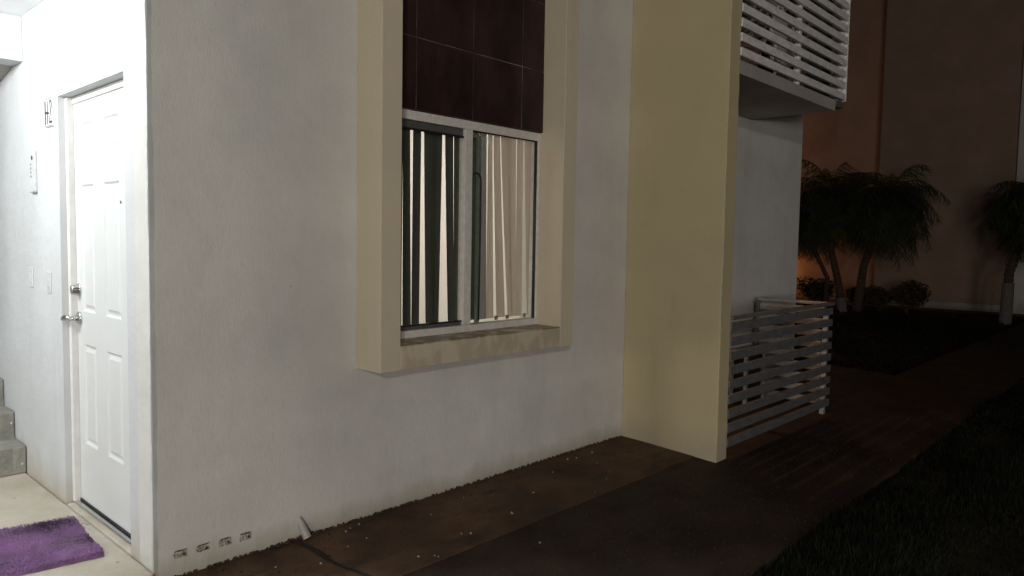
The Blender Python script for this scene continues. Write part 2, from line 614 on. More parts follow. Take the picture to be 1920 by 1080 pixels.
bm = bmesh.new()
spk = [(1.0, -0.06), (0.90, -0.09), (0.81, -0.236), (1.363, -0.206), (1.715, -0.477), (1.326, -0.485), (1.365, -0.514), (1.062, -0.58), (1.067, -0.60),
       (1.0, -0.536), (2.037, -0.351), (1.724, -0.464), (1.555, -0.816), (2.681, -0.097), (2.934, -0.116), (0.62, -0.30), (0.45, -0.2), (2.4, -0.2), (2.75, -0.12)]
spk += [(rnd.uniform(0.4, 3.2), rnd.uniform(-1.0, -0.05)) for _ in range(8)]
for i, (x, y) in enumerate(spk):
    s = rnd.uniform(0.003, 0.0065) if i < 19 else rnd.uniform(0.002, 0.004)
    n = 7
    c = Vector((x, y, gz(y) + 0.003))
    top = [bm.verts.new(c + Vector((math.cos(a) * s * rnd.uniform(0.6, 1.3), math.sin(a) * s * rnd.uniform(0.6, 1.2), 0.0015))) for a in [2 * math.pi * k / n for k in range(n)]]
    bot = [bm.verts.new(v.co - Vector((0, 0, 0.006))) for v in top]
    bm.faces.new(top)
    for k in range(n):
        bm.faces.new((top[k], bot[k], bot[(k + 1) % n], top[(k + 1) % n]))
o = mesh("paint_chips", bm, CHIP)
o["kind"] = "stuff"
tag(o, "small pale paint chips scattered over the brown paving by the wall", "paint chips")


bm = bmesh.new()
pts = [(0.655, -0.01), (0.672, -0.12), (0.676, -0.2), (0.668, -0.29), (0.676, -0.38), (0.70, -0.46), (0.715, -0.54), (0.76, -0.62)]
rows = []
for i, (x, y) in enumerate(pts):
    w_ = 0.012 + rnd.uniform(0, 0.012)
    rows.append([bm.verts.new((x - w_, y, gz(y) + 0.0025)), bm.verts.new((x + w_ * 0.6, y - 0.01, gz(y - 0.01) + 0.0025))])
for a, b in zip(rows, rows[1:]):
    bm.faces.new((a[0], a[1], b[1], b[0]))
struct(mesh("crack", bm, simple("crack_dirt", (0.022, 0.016, 0.012), 0.9, var=0.4, scale=50)))


# grass
def grass(name, label, area, n, hmin, hmax, seed):
    rnd = random.Random(seed)
    bm = bmesh.new()
    for _ in range(n):
        x, y = area(rnd)
        a = rnd.uniform(0, 6.283)
        h = rnd.uniform(hmin, hmax) * (0.75 + 0.3 * math.sin(x * 3.1 + math.sin(y * 4.3) * 2) + 0.25 * math.sin(y * 7.7 + x * 1.3))
        wd = rnd.uniform(0.0015, 0.0038) * (1 if x < 6 else 2.2)
        dx, dy = math.cos(a), math.sin(a)
        lean = rnd.uniform(0.2, 0.9) * h
        b = Vector((x, y, -0.09))
        p1 = b + Vector((-dy * wd, dx * wd, 0))
        p2 = b - Vector((-dy * wd, dx * wd, 0))
        m1 = b + Vector((dx * lean * 0.4, dy * lean * 0.4, h * 0.65))
        t = b + Vector((dx * lean, dy * lean, h))
        o1 = Vector((-dy * wd * 0.7, dx * wd * 0.7, 0))
        v = [bm.verts.new(q) for q in (p1, p2, m1 - o1, m1 + o1, t)]
        bm.faces.new((v[0], v[1], v[2], v[3]))
        bm.faces.new((v[3], v[2], v[4]))
    o = mesh(name, bm, GRASSM)
    o["kind"] = "stuff"
    return tag(o, label, "grass")


def near_area(rnd):
    t = rnd.random() ** 1.7
    x = 1.2 + t * 13
    return x, -1.71 - rnd.random() ** 1.2 * (1.2 + 0.25 * x)


grass("near_grass", "dark lawn on the near side of the path, bottom right", near_area, 60000, 0.045, 0.085, 5)
grass("far_grass", "dark lawn between the path and the palms, beyond the terrace", lambda r: (8.25 + r.random() ** 1.3 * 10.7, -0.62 + r.random() * 6.0), 26000, 0.05, 0.11, 6)

# ------------------------------------------------------------------ the building
B = thing("apartment_building", "white rendered apartment building with cream window surround, pillar and balcony", "building", (0, 0, 0))
DY0, DY1, DZ0, DZ1 = 0.25, 1.148, 0.05, 2.17
bm = bmesh.new()
holed(bm, 1, 0.0, 0.15, 0.0, 6.75, -0.15, 6.0, [(1.148, 2.44, 0.93, 3.9), (3.9, 5.15, 0.0, 2.1), (3.9, 5.15, 2.78, 4.9)])
front = mesh("front_wall", bm, WHITE, B)
bm = bmesh.new()
holed(bm, 0, 0.0, 0.15, 0.15, 4.6, -0.15, 6.0, [(DY0, DY1, -0.05, DZ1)])
mesh("porch_wall", bm, PORCH, B)
# rough plastered corner bead
bm = bmesh.new()
rnd = random.Random(11)
n = 260
prev = None
ph = [rnd.uniform(0, 6) for _ in range(4)]
for i in range(n + 1):
    z = -0.12 + 6.0 * i / n
    w_ = 0.0035 + 0.0022 * math.sin(z * 7 + ph[0]) + 0.0018 * math.sin(z * 23 + ph[1]) + rnd.uniform(-0.0014, 0.0014)
    w_ = max(0.0008, w_ * 0.6)
    ring = [bm.verts.new(p) for p in ((0.028, 0.001, z), (0.012, -w_ * 0.5, z), (0.002, -w_, z), (-w_, -w_ * 0.3, z), (-w_ * 0.9, 0.010, z), (0.001, 0.03, z), (0.02, 0.02, z))]
    if prev:
        for k in range(7):
            bm.faces.new((prev[k], prev[(k + 1) % 7], ring[(k + 1) % 7], ring[k]))
    prev = ring
mesh("corner_bead", bm, PORCH, B)

# porch ceiling, beam, far walls of the stairwell
boxes("porch_ceiling", [(-2.4, -0.002, -0.1, 1.9, 2.685, 2.9)], simple("ceiling_paint", (0.84, 0.85, 0.85), 0.85, var=0.02, scale=6, bumps=0.15), B)
boxes("beam", [(-2.4, -0.002, 1.75, 1.93, 2.435, 2.683)], PORCH, B)
bm = bmesh.new()
vs = [bm.verts.new(p) for p in ((-2.4, 1.93, 2.44), (-0.002, 1.93, 2.44), (-0.002, 4.6, 1.95), (-2.4, 4.6, 1.95), (-2.4, 1.93, 2.68), (-0.002, 1.93, 2.68), (-0.002, 4.6, 2.2), (-2.4, 4.6, 2.2))]
for f in ((0, 1, 2, 3), (7, 6, 5, 4), (0, 4, 5, 1), (1, 5, 6, 2), (2, 6, 7, 3), (3, 7, 4, 0)):
    bm.faces.new([vs[i] for i in f])
mesh("stair_soffit", bm, CONC, B)
boxes("stairwell_wall", [(-2.55, -2.4, 0.0, 4.6, -0.15, 6.0), (-2.55, 0.15, 4.6, 4.75, -0.15, 6.0)], PORCH, B)

# window surround with stained sill
bm = bmesh.new()
holed(bm, 1, -0.204, -0.001, 1.022, 2.567, 0.80, 4.3, [(1.148, 2.44, 0.80, 3.9)])
mesh("window_surround", bm, TAN, B, 0.003)
boxes("sill", [(1.1482, 2.4398, -0.203, 0.03, 0.802, 0.93)], SILL, B, 0.004)
# tile cladding above the window
P = boxes("tile_cladding", [(1.149, 2.439, -0.0225, 0.10, 2.172, 3.895)], GROUT, B)
bm = bmesh.new()
g = 0.0026
xs = [1.149, 1.385, 1.81, 2.235, 2.439]
zs = [2.172, 2.556, 2.981, 3.406, 3.831, 3.895]
rnd = random.Random(3)
for i in range(4):
    for j in range(5):
        t = rnd.uniform(-0.0012, 0.0012)
        box(bm, xs[i] + (g if i else 0), xs[i + 1] - (g if i < 3 else 0), -0.026 + t, -0.0222, zs[j] + (g if j else 0), zs[j + 1] - g)
mesh("tile", bm, TILE, P, 0.0015)

# the sliding window
W = boxes("window", [(1.149, 2.439, -0.012, 0.055, 2.118, 2.168), (1.149, 2.439, -0.014, 0.055, 0.9305, 0.972),
                     (1.149, 1.185, -0.010, 0.055, 0.972, 2.118), (2.418, 2.439, -0.010, 0.055, 0.972, 2.118)], ALU, B, 0.003)
boxes("mullion", [(1.772, 1.832, -0.008, 0.045, 0.972, 2.118)], ALU, W, 0.003)
boxes("screen_frame", [(1.185, 1.772, 0.012, 0.040, 2.075, 2.1175), (1.185, 1.772, 0.012, 0.040, 0.9725, 0.998), (1.185, 1.205, 0.012, 0.040, 0.998, 2.075)], ALUD, W, 0.002)
boxes("sash_frame", [(1.915, 1.940, 0.030, 0.050, 0.9725, 2.100), (1.832, 1.915, 0.030, 0.050, 2.082, 2.1175)], simple("greenish_aluminium", (0.22, 0.225, 0.19), 0.45), W, 0.002)
for q in ((1.2, 1.772, 0.006, 0.012, 2.066, 2.078), (1.2, 1.772, 0.006, 0.012, 0.992, 1.000), (2.411, 2.4175, 0.0, 0.02, 0.972, 2.118), (1.832, 2.410, 0.0, 0.012, 2.112, 2.118)):
    boxes("seal", [q], RUBBER, W)
boxes("pane", [(1.190, 1.79, 0.024, 0.028, 0.98, 2.10)], GLASS, W)
boxes("pane", [(1.815, 2.42, 0.018, 0.022, 0.965, 2.11)], GLASS, W)
# black loop hanging inside the glass
bm = bmesh.new()
pts = [(1.846, 0.012, 1.70), (1.846, 0.012, 1.80)]
for k in range(9):
    a = math.pi - math.pi * k / 8
    pts.append((1.884 + 0.038 * math.cos(a), 0.012, 1.83 + 0.045 * math.sin(a)))
pts += [(1.922, 0.012, 1.75), (1.921, 0.012, 1.4), (1.917, 0.012, 0.985)]
tube(bm, pts, 0.0045, 8)
o = mesh("pull_cord", bm, RUBBER, smooth=True)
tag(o, "black cord looped like a hook inside the window right of the mullion", "cord")

# interior behind the blinds
boxes("room_wall", [(0.16, 3.46, 3.2, 3.3, 0.0, 2.6), (0.151, 0.16, 0.16, 3.2, 0.0, 2.6), (3.46, 3.5, 0.16, 3.2, 0.0, 2.6),
                    (0.16, 1.14, 0.151, 0.16, 0.0, 2.6), (2.60, 3.46, 0.151, 0.16, 0.0, 2.6), (1.14, 2.60, 0.151, 0.16, 0.0, 0.92), (1.14, 2.60, 0.151, 0.16, 2.17, 2.6)], ROOM, B)
boxes("room_ceiling", [(0.16, 3.46, 0.16, 3.2, 2.601, 2.64)], ROOM, B)
boxes("room_floor", [(0.16, 3.46, 0.16, 3.2, -0.06, -0.001)], simple("room_tile_floor", (0.45, 0.42, 0.38), 0.4), B)
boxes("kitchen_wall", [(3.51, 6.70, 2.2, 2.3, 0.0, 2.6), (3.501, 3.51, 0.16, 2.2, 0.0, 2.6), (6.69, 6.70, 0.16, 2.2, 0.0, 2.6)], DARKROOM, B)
boxes("upper_floor", [(0.151, 6.74, 0.151, 4.6, 2.65, 2.77)], CONC, B)
boxes("roof", [(-2.55, 6.9, -0.3, 4.9, 6.001, 6.2)], CONC, B)
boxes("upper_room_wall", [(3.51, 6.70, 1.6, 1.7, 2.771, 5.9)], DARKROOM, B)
boxes("end_wall", [(6.60, 6.749, 0.151, 4.6, -0.15, 2.6), (6.60, 6.749, 0.151, 4.6, 2.78, 5.98)], WHITE, B)

# pillar, slab
bm = bmesh.new()
box(bm, 3.464, 3.618, -0.79, -0.001, -0.12, 5.9)
bmesh.ops.subdivide_edges(bm, edges=[e for e in bm.edges if abs((e.verts[0].co - e.verts[1].co).z) > 1], cuts=60)
rnd = random.Random(21)
for v in bm.verts:
    if v.co.y < -0.7:
        v.co.x += rnd.uniform(-0.002, 0.002)
        v.co.y += rnd.uniform(-0.0022, 0.0022)
mesh("pillar", bm, CREAM, B, 0.006, seg=3)
boxes("balcony_slab", [(3.619, 5.49, -0.775, -0.001, 2.658, 2.752)], CONC, B, 0.004)
boxes("balcony_slab", [(3.619, 5.62, -0.73, -0.001, 5.45, 5.55)], CONC, B, 0.004)

# terrace and balcony doors
for (z0, z1) in ((0.0, 2.1), (2.78, 4.9)):
    D = boxes("sliding_door", [(3.902, 3.95, 0.04, 0.10, z0, z1), (5.10, 5.148, 0.04, 0.10, z0, z1), (3.95, 5.10, 0.04, 0.10, z1 - 0.05, z1 - 0.002),
                               (3.95, 5.10, 0.04, 0.10, z0 + 0.001, z0 + 0.05), (4.50, 4.55, 0.045, 0.095, z0 + 0.05, z1 - 0.05)], ALU, B, 0.003)
    boxes("pane", [(3.95, 5.10, 0.066, 0.072, z0 + 0.05, z1 - 0.05)], DGLASS, D)

# the four vent openings low on the wall
rnd = random.Random(9)
for k, (x, z) in enumerate(((0.112, 0.096), (0.211, 0.093), (0.312, 0.090), (0.411, 0.087))):
    bm = bmesh.new()
    # ragged raised block of wire and mortar
    n_ = 12
    for i in range(5):
        for j in range(3):
            cx = x - 0.024 + i * 0.012 + rnd.uniform(-0.002, 0.002)
            cz = z - 0.012 + j * 0.012 + rnd.uniform(-0.002, 0.002)
            s = rnd.uniform(0.004, 0.0062)
            box(bm, cx - s, cx + s, -0.0016 - rnd.uniform(0, 0.002), 0.002, cz - s, cz + s)
    v = mesh("vent", bm, VENTM, B, 0.001)
    bm = bmesh.new()
    box(bm, x - 0.024, x + 0.020, -0.0052, -0.0038, z + 0.0145, z + 0.0172)
    box(bm, x + 0.009, x + 0.018, -0.0058, -0.0044, z - 0.009, z + 0.001)
    for q in range(6):
        a, b = rnd.uniform(-0.02, 0.02), rnd.uniform(-0.012, 0.012)
        box(bm, x + a, x + a + 0.004, -0.0053, -0.0041, z + b, z + b + 0.0028)
    mesh("gap", bm, simple("vent_shadow_grime", (0.045, 0.043, 0.035), 0.9), v)

# drain pipe stub, leaning out of the wall foot
bm = bmesh.new()
a, b = Vector((0.692, 0.014, 0.098)), Vector((0.716, -0.030, 0.0))
tube(bm, [a, a.lerp(b, 0.5), b], [0.018, 0.021, 0.022], 20, False)
tube(bm, [a, a.lerp(b, 0.5), b], [0.015, 0.018, 0.019], 20, False)
mesh("drain_pipe", bm, PVC, B, smooth=True)
# small nail hole marks
for (x, z, s_) in ((0.645, 1.239, 0.003), (3.462, 2.3, 0.003)):
    bm = bmesh.new()
    bmesh.ops.create_icosphere(bm, subdivisions=1, radius=s_, matrix=Matrix.Translation((x, -0.0015, z)) @ Matrix.Diagonal((1, 0.3, 1, 1)))
    mesh("nail", bm, RUBBER, B)

# ------------------------------------------------------------------ entrance door
DX = 0.062
boxes("door_frame", [(0.030, 0.12, DY1 - 0.035, DY1 - 0.001, 0.051, DZ1 - 0.002), (0.030, 0.12, DY0 + 0.001, DY0 + 0.035, 0.051, DZ1 - 0.002),
                     (DX - 0.008, 0.12, DY0 + 0.035, DY1 - 0.035, DZ1 - 0.036, DZ1 - 0.002)], FRAMEP, B, 0.004)
D = None
panels = []
ya = [(1.03, 0.845), (0.705, 0.50)]
for (y1, y0) in ya:
    panels += [(y0, y1, 1.872, 2.028), (y0, y1, 1.075, 1.72), (y0, y1, 0.385, 0.905)]
bm = bmesh.new()
y0d, y1d, z0d, z1d = DY0 + 0.037, DY1 - 0.037, 0.075, DZ1 - 0.038
us = sorted({y0d, y1d, *[p[0] for p in panels], *[p[1] for p in panels]})
zz = sorted({z0d, z1d, *[p[2] for p in panels], *[p[3] for p in panels]})
for i in range(len(us) - 1):
    for j in range(len(zz) - 1):
        a, b, c, d = us[i], us[i + 1], zz[j], zz[j + 1]
        if any(abs(p[0] - a) < 1e-6 and abs(p[1] - b) < 1e-6 and p[2] - 1e-6 <= c and d <= p[3] + 1e-6 for p in panels):
            prof = [(0.0, 0.0), (0.010, 0.010), (0.020, 0.010), (0.036, 0.002)]
            rings = []
            for (ins, dep) in prof:
                rings.append([bm.verts.new((DX + dep, y, z)) for y, z in ((a + ins, c + ins), (b - ins, c + ins), (b - ins, d - ins), (a + ins, d - ins))])
            for r0, r1 in zip(rings, rings[1:]):
                for k in range(4):
                    bm.faces.new((r0[k], r0[(k + 1) % 4], r1[(k + 1) % 4], r1[k]))
            bm.faces.new(rings[-1])
        else:
            bm.faces.new([bm.verts.new((DX, y, z)) for y, z in ((a, c), (b, c), (b, d), (a, d))])
box(bm, DX + 0.014, DX + 0.042, y0d, y1d, z0d, z1d)
bmesh.ops.remove_doubles(bm, verts=bm.verts, dist=1e-5)
D = mesh("door", bm, DOORP, B)
# aluminium threshold and dark sweep
boxes("threshold", [(0.030, 0.09, y0d - 0.03, y1d + 0.03, 0.0505, 0.064)], CHROME, D, 0.004)
boxes("door_sweep", [(DX - 0.006, DX - 0.0005, y0d, y1d, 0.066, 0.074)], RUBBER, D)
# deadbolt
bm = bmesh.new()
tube(bm, [(DX, 1.075, 1.183), (DX - 0.006, 1.075, 1.183), (DX - 0.008, 1.075, 1.183), (DX - 0.036, 1.075, 1.183), (DX - 0.040, 1.075, 1.183)], [0.034, 0.034, 0.031, 0.023, 0.020], 28)
mesh("deadbolt", bm, CHROME, D, smooth=False, bevel=0.001)
# lever handle
bm = bmesh.new()
zc = 1.035
tube(bm, [(DX, 1.075, zc), (DX - 0.010, 1.075, zc), (DX - 0.013, 1.075, zc)], [0.034, 0.034, 0.028], 28)
tube(bm, [(DX - 0.012, 1.075, zc), (DX - 0.050, 1.075, zc)], 0.0125, 16)
tube(bm, [(DX - 0.052, 1.062, zc + 0.004), (DX - 0.056, 1.085, zc + 0.006), (DX - 0.060, 1.12, zc + 0.003), (DX - 0.056, 1.155, zc - 0.008), (DX - 0.046, 1.18, zc - 0.02)], [0.010, 0.0135, 0.013, 0.012, 0.008], 14)
mesh("door_handle", bm, CHROME, D, smooth=True)
# peephole
bm = bmesh.new()
tube(bm, [(DX, 0.475, 1.62), (DX - 0.004, 0.475, 1.62)], 0.007, 14)
mesh("door_peephole", bm, CHROME, D)

# ------------------------------------------------------------------ signs and plates on the porch wall
T = thing("number_sign", "white ceramic door number tile reading H-2 with black rim", "sign", (-0.004, 1.265, 2.1))
boxes("plaque", [(-0.009, -0.0005, 1.205, 1.335, 2.027, 2.175)], CERAMIC, T, 0.002)
bm = bmesh.new()
for q in ((1.209, 1.331, 2.030, 2.0335), (1.209, 1.331, 2.1685, 2.172), (1.209, 1.2115, 2.030, 2.172), (1.3285, 1.331, 2.030, 2.172)):
    box(bm, -0.0100, -0.0088, *q)
mesh("rim", bm, simple("rim_grey", (0.16, 0.16, 0.17), 0.5), T)


def stroke(bm, pts, wdt, x):
    """flat lettering stroke in the y/z plane (y decreases to the viewer's right)"""
    for (a, b) in zip(pts, pts[1:]):
        a, b = Vector((0, *a)), Vector((0, *b))
        d = (b - a).normalized()
        nn = Vector((0, -d.z, d.y)) * wdt / 2
        e = d * wdt * 0.3
        q = [a - e + nn, a - e - nn, b + e - nn, b + e + nn]
        f = [bm.verts.new((x, v.y, v.z)) for v in q]
        k = [bm.verts.new((x + 0.001, v.y, v.z)) for v in q]
        bm.faces.new(f)
        for i in range(4):
            bm.faces.new((f[i], k[i], k[(i + 1) % 4], f[(i + 1) % 4]))


bm = bmesh.new()
stroke(bm, [(1.318, 2.158), (1.318, 2.042)], 0.010, -0.0102)
stroke(bm, [(1.284, 2.158), (1.284, 2.042)], 0.010, -0.0102)
stroke(bm, [(1.318, 2.100), (1.284, 2.100)], 0.010, -0.0104)
stroke(bm, [(1.272, 2.096), (1.260, 2.096)], 0.009, -0.0102)
stroke(bm, [(1.250, 2.138), (1.246, 2.152), (1.234, 2.160), (1.222, 2.152), (1.219, 2.136), (1.226, 2.115), (1.240, 2.082), (1.251, 2.050)], 0.0085, -0.0102)
stroke(bm, [(1.251, 2.048), (1.217, 2.048)], 0.011, -0.0105)
mesh("lettering", bm, INK, T)

T = thing("intercom", "tall slim grey intercom panel left of the door number", "intercom", (-0.004, 1.57, 1.8))
boxes("panel", [(-0.012, -0.0005, 1.525, 1.612, 1.70, 1.925)], PLATE, T, 0.002)
bm = bmesh.new()
tube(bm, [(-0.0115, 1.57, 1.885), (-0.0140, 1.57, 1.885)], 0.012, 18)
mesh("camera_eye", bm, INK, T)
for k in range(4):
    boxes("button", [(-0.0145, -0.0115, 1.585, 1.600, 1.845 - k * 0.022, 1.855 - k * 0.022)], simple("button_grey%d" % k, (0.25, 0.25, 0.27), 0.5), T, 0.001)
boxes("lip", [(-0.016, -0.0005, 1.523, 1.614, 1.694, 1.6995)], simple("lip_grey", (0.3, 0.3, 0.32), 0.5), T, 0.001)
for (y, z, lb) in ((1.675, 1.222, "white doorbell switch plate nearer the stairs"), (1.345, 1.207, "white switch plate nearer the door")):
    T = thing("switch_plate", lb, "switch", (-0.004, y, z), "switch plates beside the door")
    boxes("plate", [(-0.006, -0.0005, y - 0.036, y + 0.036, z - 0.057, z + 0.057)], PLASTIC, T, 0.002)
    boxes("rocker", [(-0.011, -0.0058, y - 0.012, y + 0.012, z - 0.026, z + 0.026)], PLASTIC, T, 0.002)

# porch lamp: base disc widened to shade the ceiling from the light
T = thing("porch_lamp", "white glass dome lamp on the porch ceiling", "lamp", (-1.35, 0.95, 2.68))
bm = bmesh.new()
tube(bm, [(-1.35, 0.95, 2.683), (-1.35, 0.95, 2.665)], 0.20, 36)
mesh("base", bm, ALU, T)

# ------------------------------------------------------------------ stairs
T = thing("staircase", "raw grey concrete stairs rising along the porch wall", "stairs", (-1.2, 2.0, 0.05))
rnd = random.Random(8)
k = 0
y = 1.862
z = 0.051
while k < 11:
    bm = bmesh.new()
    y1 = y + 0.235 if k < 10 else 4.59
    box(bm, -2.39, -0.003, y, y1 + 0.03 if k < 10 else y1, z if k == 0 else z - 0.05, z + 0.165)
    bmesh.ops.subdivide_edges(bm, edges=[e for e in bm.edges if abs((e.verts[0].co - e.verts[1].co).x) > 1], cuts=70)
    for v in bm.verts:
        if v.co.y < y + 0.01 and v.co.z > z + 0.1:
            v.co.y += rnd.uniform(-0.006, 0.006)
            v.co.z += rnd.uniform(-0.005, 0.003)
    # copies of the step body are cut back where the next one sits
    mesh("step", bm, STEP, T, 0.008)
    y += 0.235
    z += 0.165
    k += 1
# plaster crumbs on the risers' ends
for (y, z) in ((1.858, 0.11), (2.093, 0.31)):
    bm = bmesh.new()
    bmesh.ops.create_icosphere(bm, subdivisions=2, radius=0.006, matrix=Matrix.Translation((-0.02 - random.random() * 0.02, y, z)) @ Matrix.Diagonal((1, 0.6, 1.3, 1)))
    mesh("plaster_spot", bm, PORCH, T)

# ------------------------------------------------------------------ rug
rnd = random.Random(12)
bm = bmesh.new()
A_, B_, C_ = Vector((-0.045, 0.865, 0.052)), Vector((-0.090, 0.305, 0.052)), Vector((-1.00, 1.0, 0.052))
ux = (C_ - A_)
uy = (B_ - A_)
nx, ny = 44, 30
rows = []
for i in range(nx + 1):
    rows.append([])
    for j in range(ny + 1):
        p = A_ + ux * (i / nx) + uy * (j / ny)
        e = min(i, j, nx - i, ny - j)
        p.z += 0.004 if e == 0 else 0.014 + rnd.uniform(-0.003, 0.003)
        p += Vector((rnd.uniform(-.003, .003), rnd.uniform(-.003, .003), 0))
        rows[-1].append(bm.verts.new(p))
for i in range(nx):
    for j in range(ny):
        bm.faces.new((rows[i][j], rows[i + 1][j], rows[i + 1][j + 1], rows[i][j + 1]))
r0 = bmesh.ops.extrude_face_region(bm, geom=bm.faces[:])
for v in [g_ for g_ in r0['geom'] if isinstance(g_, bmesh.types.BMVert)]:
    v.co.z = 0.0515
T = thing("shag_rug", "purple shaggy rug lying in front of the white door", "rug", (-0.5, 0.6, 0.051))
mesh("backing", bm, RUG, T)
bm = bmesh.new()
lean_f = lambda u, v: (math.sin(u * 9 + v * 3) * 0.6 + math.sin(v * 11 - u * 5 + 1) * 0.5)
for _ in range(30000):
    u, v = rnd.random(), rnd.random()
    p = A_ + ux * u + uy * v + Vector((0, 0, 0.008))
    a = lean_f(u, v) * 1.4 + rnd.gauss(0, 0.5) + 2.2
    l = rnd.uniform(0.010, 0.020)
    h = rnd.uniform(0.012, 0.022) + 0.004 * lean_f(v, u)
    d = Vector((math.cos(a), math.sin(a), 0))
    s = Vector((-d.y, d.x, 0)) * rnd.uniform(0.0012, 0.002)
    m1 = p + d * l * 0.4 + Vector((0, 0, h * 0.75))
    t = p + d * l + Vector((0, 0, h))
    q = [bm.verts.new(c) for c in (p - s, p + s, m1 + s * 1.2, m1 - s * 1.2, t)]
    bm.faces.new(q[:4])
    bm.faces.new((q[3], q[2], q[4]))
pile = mesh("pile", bm, RUG, T)

# ------------------------------------------------------------------ vertical blinds
T = thing("vertical_blind", "vertical blind with slats darkened for shade left and beige slats right behind the window", "blind", (2.0, 0.14, 2.14))
boxes("headrail", [(1.16, 2.43, 0.085, 0.13, 2.135, 2.165)], ALU, T)
slats = [  # x at the top (left,right), x at the foot (left,right), material
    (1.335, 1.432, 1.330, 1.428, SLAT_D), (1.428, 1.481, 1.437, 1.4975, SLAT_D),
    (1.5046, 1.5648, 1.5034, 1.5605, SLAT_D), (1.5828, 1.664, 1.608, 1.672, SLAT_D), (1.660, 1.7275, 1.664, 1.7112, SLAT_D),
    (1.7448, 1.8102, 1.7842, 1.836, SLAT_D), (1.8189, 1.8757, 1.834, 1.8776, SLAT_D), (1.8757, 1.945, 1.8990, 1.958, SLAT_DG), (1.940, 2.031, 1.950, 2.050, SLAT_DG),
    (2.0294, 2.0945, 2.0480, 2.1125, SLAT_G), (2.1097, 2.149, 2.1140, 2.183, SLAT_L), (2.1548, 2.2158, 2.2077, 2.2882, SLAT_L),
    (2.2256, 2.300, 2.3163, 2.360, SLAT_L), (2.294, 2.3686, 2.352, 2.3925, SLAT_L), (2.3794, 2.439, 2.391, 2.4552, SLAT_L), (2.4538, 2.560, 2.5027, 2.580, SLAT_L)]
for i, (a, b, c, d, m_) in enumerate(slats):
    bm = bmesh.new()
    nz_, nw = 14, 4
    off = 0.0 if i % 2 else 0.0025
    grid = []
    for kz in range(nz_ + 1):
        t = kz / nz_
        z = 2.135 - (2.135 - 0.985) * t
        e = t ** 1.15
        xl, xr = [0.9802 * (q_ + 1.205) - 1.205 for q_ in (a + (c - a) * e, b + (d - b) * e)]
        row = []
        for q in range(nw + 1):
            s = q / nw
            yy = 0.076 + off + 0.006 * math.sin(math.pi * s) * (1 if i % 3 else -1)
            row.append(bm.verts.new((xl + (xr - xl) * s, yy, z)))
        grid.append(row)
    for r0_, r1_ in zip(grid, grid[1:]):
        for q in range(nw):
            bm.faces.new((r0_[q], r0_[q + 1], r1_[q + 1], r1_[q]))
    mesh("slat", bm, m_, T, smooth=True)
for x in (2.128, 2.230, 2.395):
    boxes("weight", [(x - 0.012, x + 0.014, 0.066, 0.071, 0.974, 1.0)], simple("weight_grey", (0.25, 0.2, 0.17), 0.6), T)


# ------------------------------------------------------------------ railings
def rail(name, label, z0, n, pitch, sh, y, x0, x1, mat, pmat, posts, side_y, side_mat, dz_top=0.0):
    T = thing(name, label, "railing", ((x0 + x1) / 2, y, z0))
    for k in range(n):
        za = z0 + k * pitch
        boxes("slat", [(x0, x1, y - 0.013, y + 0.013, za, za + sh)], mat, T, 0.003)
    for (px, p0, p1) in posts:
        boxes("post", [(px - 0.022, px + 0.022, y + 0.0135, y + 0.053, p0, p1)], pmat, T, 0.003)
    for k in range(n):
        za = z0 + k * pitch
        boxes("side_slat", [(x1 - 0.026, x1, y + 0.055, side_y, za, za + sh)], side_mat, T, 0.003)
    return T


T = rail("terrace_railing", "low slatted railing in grey darkened for shade round the ground floor terrace", 0.035, 9, 0.1035, 0.062, -0.785, 3.6185, 5.60, RAIL_LO, RAIL_POST,
         [(5.555, -0.05, 0.90)], -0.12, RAIL_POST)
boxes("top_rail", [(3.6185, 5.615, -0.806, -0.764, 0.945, 0.972)], RAIL_LO, T, 0.003)
boxes("top_rail", [(5.575, 5.615, -0.763, -0.10, 0.945, 0.972)], RAIL_POST, T, 0.003)
boxes("post", [(5.565, 5.595, -0.119, -0.09, 0.02, 0.944)], RAIL_LO, T, 0.003)
T = rail("balcony_railing", "pale slatted railing of the balcony above the terrace", 2.772, 12, 0.0985, 0.058, -0.785, 3.6185, 5.665, RAIL_UP, RAIL_UP,
         [(4.68, 2.7525, 3.94), (5.64, 2.775, 3.94)], -0.02, RAIL_UP)
boxes("bottom_bracket", [(5.492, 5.665, -0.78, -0.72, 2.70, 2.752)], ALUD, T, 0.003)
boxes("end_trim", [(5.666, 5.682, -0.80, -0.765, 2.765, 3.98)], RAIL_UP, T, 0.002)
boxes("top_rail", [(3.6185, 5.68, -0.805, -0.765, 3.945, 3.98)], RAIL_UP, T, 0.003)


# things on the balcony: potted plants and a folding chair seen through the slats
def leafy(bm, c, r, n, seed, size=0.06, flat=0.7):
    rnd = random.Random(seed)
    for _ in range(n):
        d = Vector((rnd.gauss(0, 1), rnd.gauss(0, 1), rnd.gauss(0, 1))).normalized() * (rnd.random() ** 0.45)
        p = Vector(c) + Vector((d.x * r[0], d.y * r[1], d.z * r[2]))
        a = Vector((rnd.gauss(0, 1), rnd.gauss(0, 1), rnd.gauss(0, flat))).normalized()
        b = a.cross(Vector((rnd.gauss(0, 1), rnd.gauss(0, 1), rnd.gauss(0, 1)))).normalized()
        s = size * rnd.uniform(0.5, 1.2)
        q = [bm.verts.new(p + v) for v in (-a * s, b * s * 0.35 - a * s * 0.1, a * s, -b * s * 0.35 - a * s * 0.1)]
        bm.faces.new(q)


